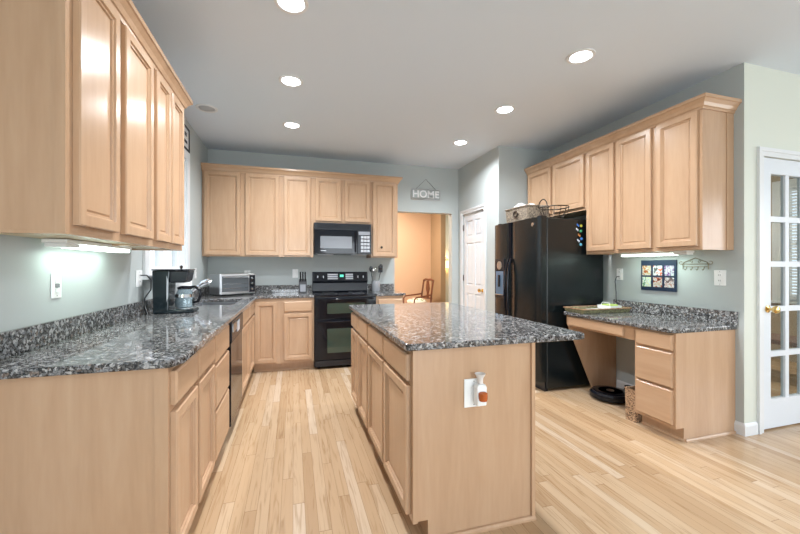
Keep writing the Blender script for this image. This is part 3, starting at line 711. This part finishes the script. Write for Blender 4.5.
# ------------------------------------------------------------------ things on the left and back worktops
Z = .9205
t = thing('coffee_maker', 'black drip coffee maker with glass carafe on the left worktop', 'coffee maker', (-.845, 3.13, Z))
CMG = mat('coffee_black', (.006, .014, .018), .10)
MB().prism([(-.135, 0), (-.14, .318), (-.025, .318), (-.03, .235), (-.035, .03), (.125, .03), (.135, .015), (.125, 0)], -.085, .085, 'y').build('body', CMG, t, bevel=.008)
MB().prism([(-.0248, .317), (.10, .317), (.085, .24), (.07, .228), (-.0248, .228)], -.085, .085, 'y').build('filter_basket', BLK2, t, bevel=.008)
MB().box(-.144, .104, -.087, .087, .3185, .328).build('lid', BLK2, t, bevel=.004)
MB().prism([(-.045, .09), (-.036, .12), (-.034, .24), (-.045, .28)], -.088, -.0852, 'y').build('water_gauge', PANELL, t)
MB().lathe([(.062, .0305), (.062, .034), (0, .034)], (.052, 0, 0), 24).build('hot_plate', STEEL, t, smooth=True)
ca = MB().lathe([(.045, .035), (.066, .045), (.068, .09), (.055, .15), (.045, .175), (.043, .173), (.052, .15), (.065, .09), (.063, .047), (.04, .038), (0, .038)], (.052, 0, 0), 28).build('carafe', SMOKE, t, smooth=True)
MB().lathe([(.048, .1755), (.05, .19), (.03, .20), (0, .202)], (.052, 0, 0), 24).build('carafe_lid', BLK2, ca, smooth=True)
MB().lathe([(.0665, .115), (.068, .118), (.062, .14), (.060, .14)], (.052, 0, 0), 24).build('carafe_band', CHROME, ca, smooth=True)
MB().tube([(.085, -.01, .190), (.125, -.015, .195), (.158, -.02, .170), (.163, -.02, .12), (.145, -.018, .080), (.115, -.01, .075)], [.010, .010, .011, .011, .010, .008], 10).build('carafe_handle', BLK, ca, smooth=True)
tag(MB().tube([(XL+.014, 3.04, 1.205), (XL+.05, 3.04, 1.205), (XL+.075, 3.05, 1.17), (XL+.07, 3.06, 1.10), (XL+.035, 3.05, 1.04), (XL+.045, 3.03, .97), (XL+.06, 3.02, .93), (XL+.045, 3.03, .9265), (XL+.042, 3.035, .9265)], .004, 8).build('power_cord', BLK2, smooth=True),
    'black cord hanging from the left outlet to the coffee maker', 'cord')
# paper towels
t = thing('paper_towel_holder', 'upright paper towel roll on a dark holder behind the coffee maker', 'paper towel holder', (-.895, 3.43, Z))
MB().lathe([(.085, 0), (.085, .008), (.07, .012), (0, .012)], seg=28).build('base', IRON, t, smooth=True)
MB().lathe([(.078, .0125), (.078, .28), (.02, .28), (.02, .0125)], seg=32).build('roll', PAPER, t, smooth=True)
MB().lathe([(.007, .012), (.007, .33), (.012, .34), (.012, .352), (0, .36)], seg=12).build('rod', IRON, t, smooth=True)
# toaster oven
t = thing('toaster_oven', 'silver toaster oven with glass door in the back left corner', 'toaster oven', (-.815, 4.66, Z), math.radians(34))
W, D, HT = .44, .30, .262
MB().box(0, W, .012, D, .014, HT).build('body', STEEL, t, bevel=.012)
MB().box(.004, W-.004, .0, .0115, .018, HT-.006).build('front_frame', STEEL, t, bevel=.006)
d = MB().box(.02, .345, -.008, -.0005, .05, .235).build('glass_door', mat('toaster_glass', (.10, .11, .12), .08), t, bevel=.003)
MB().tube([(.035, -.009, .222), (.035, -.03, .222), (.33, -.03, .222), (.33, -.009, .222)], .007, 8).build('handle', CHROME, d, smooth=True)
for z in (.09, .14): MB().box(.03, .335, -.0095, -.0085, z, z+.004).build('rack', CHROME, d)
MB().box(.355, W-.012, -.006, -.0005, .035, .245).build('control_panel', BLK2, t, bevel=.003)
for z in (.075, .14, .205): MB().lathe([(.021, -.0065), (.019, -.022), (0, -.023)], (.392, 0, z), 16, 'y').build('knob', CHROME, t, smooth=True)
for x in (.03, W-.03):
    for y in (.04, D-.03): MB().lathe([(.012, 0), (.012, .0145)], (x, y, 0), 10).build('foot', BLK2, t)
# knife block
t = thing('knife_block', 'grey knife block with black-handled knives left of the range', 'knife block', (.125, 5.02, Z))
MB().prism([(-.06, 0), (-.06, .14), (.02, .185), (.07, .175), (.07, 0)], -.05, .05, 'x').build('block', mat('block_grey', (.05, .05, .055), .45), t, bevel=.004)
MB().box(-.035, .035, -.063, -.0605, .02, .115).build('front_plate', PANEL, t)
for i, (x, y) in enumerate(((-.03, -.03), (0, -.03), (.03, -.03), (-.03, .01), (0, .01), (.03, .01))):
    k = tag(MB().box(-.009, .009, -.007, .007, 0, .10 if y > 0 else .085).build('knife', BLK2, bevel=.004, loc=(.125+x, 5.02+y-.012, Z+.158+(.025 if y > 0 else 0))), 'black-handled knife standing in the knife block', 'knife', 'knives in the knife block')
    k.rotation_euler.x = math.radians(12)
# utensil crock
t = thing('utensil_crock', 'glassy grey utensil crock on the small worktop right of the range', 'crock', (1.135, 5.08, Z))
MB().lathe([(.05, 0), (.058, .01), (.062, .15), (.058, .15), (.054, .012), (0, .012)], seg=24).build('jar', mat('crock_grey', (.45, .47, .5), .12, .3), t, smooth=True)
def utensil(name, label, ax, ay, L, head):
    t2 = thing(name, label, 'utensil', (1.135+ax*.02, 5.08+ay*.015, Z+.016), 0, 'utensils in the crock')
    dx, dy = ax*.19, ay*.13
    MB().tube([(0, 0, 0), (dx*L*.7, dy*L*.7, L*.7), (dx*L, dy*L, L)], .005, 8).build('handle', STEEL if head != 'spoon' else BLK2, t2, smooth=True)
    c = (dx*L, dy*L, L+.03)
    if head == 'spoon': MB().ball(c, .03, .9, .3, 1.3).build('bowl', BLK2, t2, smooth=True)
    elif head == 'ladle': MB().ball(c, .036, 1, .7, .8).build('bowl', STEEL, t2, smooth=True)
    elif head == 'whisk':
        q = MB()
        for k in range(4):
            a = PI*k/4; q.tube([(c[0]+.025*math.cos(a)*math.sin(u), c[1]+.025*math.sin(a)*math.sin(u), L+.07*(1-math.cos(u))/2) for u in [2*PI*j/12 for j in range(12)]], .0013, 4, True)
        q.build('wires', CHROME, t2, smooth=True)
    else: MB().box(c[0]-.032, c[0]+.032, c[1]-.003, c[1]+.003, L-.01, L+.08).build('blade', BLK2, t2, bevel=.01)
utensil('serving_spoon', 'black serving spoon leaning left in the crock', -1, 0, .27, 'spoon')
utensil('ladle', 'steel ladle leaning toward the range in the crock', -.6, -1, .25, 'ladle')
utensil('whisk', 'wire whisk standing in the middle of the crock', .1, .6, .26, 'whisk')
utensil('spatula', 'black spatula leaning right in the crock', 1, .2, .26, 'spatula')
utensil('serving_spoon', 'black serving spoon leaning right in the crock', .8, -1, .30, 'spoon')

# ------------------------------------------------------------------ desk corner
t = thing('woven_tray', 'shallow green-brown woven tray on the desk worktop beside the fridge', 'tray', (2.625, 2.80, .8205))
open_box(MB(), 0, .55, 0, .235, 0, .042, .008, .012).build('tray', WICK2, t, bevel=.003)
q = MB(); q.tube([(-.012, -.012, .042), (.562, -.012, .042), (.562, .247, .042), (-.012, .247, .042)], .006, 6, True); q.build('rim', wicker('red_wicker', (.25, .03, .03), (.32, .22, .12)), t, smooth=True)
for i, (c, x0, y0, z, n_) in enumerate((((.55, .5, .4), .06, .03, .009, 'beige'), ((.6, .06, .08), .12, .05, .0135, 'red'), ((.7, .72, .7), .22, .04, .018, 'white'))):
    tag(MB().box(2.625+x0, 2.625+x0+.24, 2.80+y0, 2.80+y0+.16, .8205+z, .8205+z+.004).build('paper', mat('paper_'+n_, c, .8)), n_+' sheet of paper lying in the woven tray', 'paper', 'papers in the woven tray')
t = thing('wire_letter_holder', 'white wire letter holder with green notes in the woven tray', 'letter holder', (2.99, 2.84, .8465))
open_box(MB(), 0, .13, 0, .16, 0, .035, .003, .004).build('holder', PLATE, t)
q = MB(); q.tube([(0, .01, .035), (.0, .02, .065), (.0, .10, .065), (.0, .12, .035)], .003, 6); q.build('handle', PLATE, t, smooth=True)
MB().box(.02, .11, .02, .13, .028, .044).build('notes', mat('lime_paper', (.5, .65, .15), .7), t)
tag(MB().tube([(XR-.014, 2.97, 1.168), (XR-.045, 2.97, 1.165), (XR-.06, 2.975, 1.12), (XR-.045, 2.975, 1.0), (XR-.05, 2.97, .93), (XR-.04, 2.97, .86)], .004, 8).build('power_cord', BLK2, smooth=True),
    'black cord hanging from the right wall outlet to the desk', 'cord')
t = thing('phone_charger', 'small black charger at the back of the desk by the fridge', 'charger', (3.17, 2.975, .8205)) if False else None
# photo display
t = thing('photo_display', 'dark navy board with six small pictures on the right wall', 'picture', (XR-.0006, 2.552, 1.187), -PI/2)
MB().box(-.168, .168, -.016, 0, -.142, .142).build('board', mat('navy', (.02, .035, .07), .35), t, bevel=.002)
def picmat(i, cs):
    m = mat('print_%d' % i, cs[0], .4); ns, ls, b = nodes(m); tc_ = N(ns, 'TexCoord'); n_ = N(ns, 'TexNoise'); n_.inputs['Scale'].default_value = 34; n_.inputs['Detail'].default_value = 1
    mp = N(ns, 'Mapping'); mp.inputs['Location'].default_value = (i*3.1, i*1.7, 0); ls.new(tc_.outputs['Object'], mp.inputs[0]); ls.new(mp.outputs[0], n_.inputs[0])
    r = ramp(ns, [(0, cs[0]), (.42, cs[1]), (.5, cs[2]), (.58, cs[3])], 'CONSTANT'); ls.new(n_.outputs[0], r.inputs[0]); ls.new(r.outputs[0], b.inputs['Base Color']); return m
W_ = (.55, .57, .56)
pal = [((.35, .08, .02), (.5, .4, .22), W_, (.45, .2, .05)), ((.1, .1, .1), W_, (.7, .75, .8), (.6, .15, .08)), (W_, (.45, .5, .55), (.2, .07, .25), W_),
       ((.15, .3, .15), (.55, .65, .7), (.7, .75, .4), W_), ((.1, .03, .02), (.4, .1, .05), W_, (.5, .4, .3)), (W_, (.4, .15, .1), (.7, .7, .72), (.15, .1, .1))]
for i in range(6):
    x = -.108+.108*(i % 3); z = .045 if i < 3 else -.062
    MB().box(x-.043, x+.043, -.018, -.0162, z-.045, z+.045).build('print', picmat(i, pal[i]), t)
# iron hook rack
t = thing('hook_rack', 'wrought iron scroll hook rack on the wall right of the photo display', 'hook rack', (XR-.006, 2.232, 1.29), -PI/2)
q = MB(); q.tube([(-.105, 0, -.005), (-.09, 0, .015), (-.05, 0, .03), (0, 0, .052), (.05, 0, .03), (.09, 0, .015), (.105, 0, -.005)], .0032, 6).tube([(-.10, 0, 0), (.10, 0, 0)], .003, 6).tube([(-.10, 0, -.022), (.10, 0, -.022)], .0025, 6)
for s in (-1, 1):
    q.tube([(s*(.03+.012*math.cos(a)*(1-a/9)), 0, .018+.012*math.sin(a)*(1-a/9)) for a in [j*.5 for j in range(12)]], .0022, 5)
    q.tube([(s*(.118+.013*math.cos(a)), 0, .01+.013*math.sin(a)) for a in [j*.6-2.5 for j in range(9)]], .0025, 5)
    q.tube([(s*.10, 0, 0), (s*.10, 0, -.045)], .003, 6)
q.build('scroll_frame', IRONL, t, smooth=True)
for x in (-.07, -.023, .023, .07): MB().tube([(x, 0, -.022), (x, -.004, -.042), (x, -.016, -.052), (x, -.026, -.042)], .0026, 6).build('hook', IRONL, t, smooth=True)
# floor: robot vacuum and basket
t = thing('robot_vacuum', 'round black robot vacuum on the floor under the desk', 'robot vacuum', (2.925, 2.785, 0), math.radians(200))
MB().lathe([(.14, .008), (.158, .016), (.168, .03), (.168, .062), (.160, .076), (0, .078)], seg=48).build('body', BLK2, t, smooth=True)
MB().lathe([(.142, .0785), (.138, .082), (.105, .083), (.10, .0785)], seg=48).build('top_ring', BLK, t, smooth=True)
MB().lathe([(.034, .0785), (.034, .083), (.028, .085), (0, .085)], seg=24).build('button', STEEL, t, smooth=True)
q = MB()
q.prism([(.1705*math.cos(a), .1705*math.sin(a)) for a in [j*.12-1.5 for j in range(26)]]+[(.172*0+.176*math.cos(a), .176*math.sin(a)) for a in [1.5-j*.12 for j in range(26)]], .022, .058, 'z')
q.build('bumper', BLK, t, smooth=True)
for s in (-1, 1): MB().box(-.03, .03, s*.11-.008, s*.11+.008, 0, .03).build('wheel', BLK2, t, bevel=.005)
t = thing('vacuum_dock', 'small dark charging dock against the wall behind the robot vacuum', 'dock', (3.168, 2.80, 0))
MB().prism([(-.05, 0), (-.045, .015), (.0, .02), (.01, .085), (.06, .085), (.06, 0)], -.06, .06, 'y').build('housing', BLK2, t, bevel=.004)
t = thing('floor_basket', 'brown woven basket on the floor between robot vacuum and desk drawers', 'basket', (2.66, 2.290, 0))
open_box(MB(), 0, .28, 0, .088, 0, .26, .007, .004).build('body', WICK3, t)
q = MB(); q.tube([(-.004, -.002, .26), (.284, -.002, .26), (.284, .091, .26), (-.004, .091, .26)], .006, 6, True); q.build('rim', WICK3, t, smooth=True)

# ------------------------------------------------------------------ wall decor
t = thing('home_sign', 'metal framed HOME sign hanging from a wire above the doorway', 'sign', (1.95, YB-.004, 2.372))
q = MB()
for (hw, hh, r) in ((.235, .078, .006), (.205, .058, .0035)):
    q.tube([(-hw, -.006, -hh+.01), (-hw+.01, -.006, -hh), (hw-.01, -.006, -hh), (hw, -.006, -hh+.01), (hw, -.006, hh-.01), (hw-.01, -.006, hh), (-hw+.01, -.006, hh), (-hw, -.006, hh-.01)], r, 6, True)
q.build('frame', STEEL, t, smooth=True)
cu = bpy.data.curves.new('lettering', 'FONT'); cu.body = 'HOME'; cu.size = .15; cu.extrude = .004; cu.align_x = 'CENTER'; cu.align_y = 'CENTER'; cu.offset = .003; cu.space_character = 1.05
to = bpy.data.objects.new('tmp', cu); C.objects.link(to)
me = bpy.data.meshes.new_from_object(to.evaluated_get(bpy.context.evaluated_depsgraph_get())); bpy.data.objects.remove(to, do_unlink=True)
lo = bpy.data.objects.new('lettering', me); C.objects.link(lo); me.materials.clear(); me.materials.append(PAPER); lo.parent = t; lo.rotation_euler = (PI/2, 0, 0); lo.location = (0, -.008, 0)
MB().tube([(-.16, -.006, .082), (0, -.004, .235), (.16, -.006, .082)], .0025, 6).build('hanging_wire', IRON, t, smooth=True)
t = thing('framed_picture', 'black framed picture with small dark marks above the sink window', 'picture', (XL+.0006, 4.05, 2.585), PI/2)
q = MB()
for a, b_, c, d_ in ((-.26, .26, .10, .12), (-.26, .26, -.12, -.10), (-.26, -.24, -.10, .10), (.24, .26, -.10, .10)): q.box(a, b_, -.02, 0, c, d_)
q.build('frame', BLK2, t)
MB().box(-.24, .24, -.012, -.004, -.10, .10).build('mat_board', PAPER, t)
MB().box(-.10, -.02, -.0135, -.0122, .01, .06).box(.10, .17, -.0135, -.0122, .02, .06).box(.08, .19, -.0135, -.0122, -.05, -.02).box(-.12, 0, -.0135, -.0122, -.06, -.03).build('print', BLK2, t)

# ------------------------------------------------------------------ dining room beyond the doorway
t = thing('armchair', 'dark wooden armchair with floral cushion in the next room', 'chair', (2.44, 7.05, 0), math.radians(-80))
for sx in (-1, 1):
    MB().tube([(sx*.22, -.20, 0), (sx*.22, -.20, .44)], [.016, .022], 8).build('leg', CHERRY, t, smooth=True)
    MB().tube([(sx*.20, .22, 0), (sx*.20, .20, .44), (sx*.19, .22, .7), (sx*.19, .27, 1.0)], .018, 8).build('leg', CHERRY, t, smooth=True)
    MB().tube([(sx*.22, -.20, .44), (sx*.235, -.19, .62), (sx*.24, -.15, .66), (sx*.235, .05, .68), (sx*.20, .215, .70)], .016, 8).build('arm', CHERRY, t, smooth=True)
MB().box(-.24, .24, -.22, .22, .40, .455).build('seat_frame', CHERRY, t, bevel=.01)
fl = mat('floral', (.7, .55, .45), .8); ns, ls, b = nodes(fl); tc_ = N(ns, 'TexCoord'); v = N(ns, 'TexVoronoi'); v.inputs['Scale'].default_value = 22; s_ = N(ns, 'SeparateColor')
r = ramp(ns, [(0, (.78, .72, .6)), (.6, (.75, .6, .5)), (.8, (.5, .12, .12)), (.92, (.2, .3, .15))], 'CONSTANT'); ls.new(tc_.outputs['Object'], v.inputs[0]); ls.new(v.outputs['Color'], s_.inputs[0]); ls.new(s_.outputs[0], r.inputs[0]); ls.new(r.outputs[0], b.inputs['Base Color'])
q = MB().ball((0, 0, 0), .22, 1, .95, .42, 20); q.build('cushion', fl, t, smooth=True, loc=(0, -.02, .545))
q = MB().tube([(-.19, .27, .98), (-.1, .275, 1.01), (0, .275, 1.0), (.1, .275, 1.01), (.19, .27, .98)], .024, 8).tube([(-.19, .235, .62), (.19, .235, .62)], .016, 8)
q.build('back_rail', CHERRY, t, smooth=True)
MB().prism([(-.05, .62), (-.03, .72), (-.07, .82), (-.04, .98), (.04, .98), (.07, .82), (.03, .72), (.05, .62)], .245, .262, 'y').build('back_splat', CHERRY, t)
# wall lamp in the foyer
t = thing('wall_lamp', 'lit swing-arm wall lamp with cream shade in the far room', 'lamp', (3.60, 8.5995, 1.32))
MB().box(-.03, .03, -.02, 0, -.08, .10).build('wall_plate', BRASS, t, bevel=.005)
MB().tube([(0, -.02, .0), (0, -.06, .12), (.04, -.10, .20), (.10, -.12, .19), (.14, -.12, .12)], .008, 8).build('arm', BRASS, t, smooth=True)
SHADE = mat('lamp_shade', (.9, .75, .5), .7, emit=(1, .72, .36), estr=3.0)
MB().lathe([(.10, -.16), (.065, .02), (.062, .02), (.096, -.16)], (.16, -.12, .08), 24).build('lamp_shade', SHADE, t, smooth=True)
pl = bpy.data.lights.new('bulb', 'POINT'); pl.energy = 10; pl.color = (1, .75, .45); pl.shadow_soft_size = .04
po = bpy.data.objects.new('bulb', pl); C.objects.link(po); po.location = (.16, -.12, .02); po.parent = t
def flush(label, x, y, p, col):  # lamps added out of view to brighten the rooms beyond
    t = thing('added_ceiling_lamp', label, 'ceiling light', (x, y, H))
    MB().lathe([(.16, -.0005), (.16, -.02), (.15, -.03), (0, -.03)], seg=28).build('base', BRASS, t, smooth=True)
    MB().lathe([(.145, -.031), (.13, -.07), (.08, -.10), (0, -.11)], seg=28).build('shade', mat('lamp_bowl', (1, 1, 1), .5, emit=(1, .9, .75), estr=3), t, smooth=True)
    l = area('added_lamp_light', (0, 0, -.12), (0, 0, 0), .25, .25, p, col, PI, 'DISK'); l.parent = t
flush('added unseen flush ceiling lamp brightening the dining room', 1.7, 6.5, 75, (1, .86, .70))
flush('added unseen flush ceiling lamp brightening the foyer beyond the dining room', 4.2, 7.4, 25, (1, .9, .75))
flush('added unseen flush ceiling lamp brightening the study behind the glazed door', 4.9, 3.4, 60, (1, .88, .72))
t = thing('bench', 'dark wooden bench in the room behind the glazed door', 'bench', (5.3, 2.75, 0))
MB().box(-.25, .25, -.5, .5, .42, .47).build('seat', CHERRY, t, bevel=.01)
for x in (-.2, .2):
    for y in (-.45, .45): MB().box(x-.025, x+.025, y-.025, y+.025, 0, .4195).build('leg', CHERRY, t)
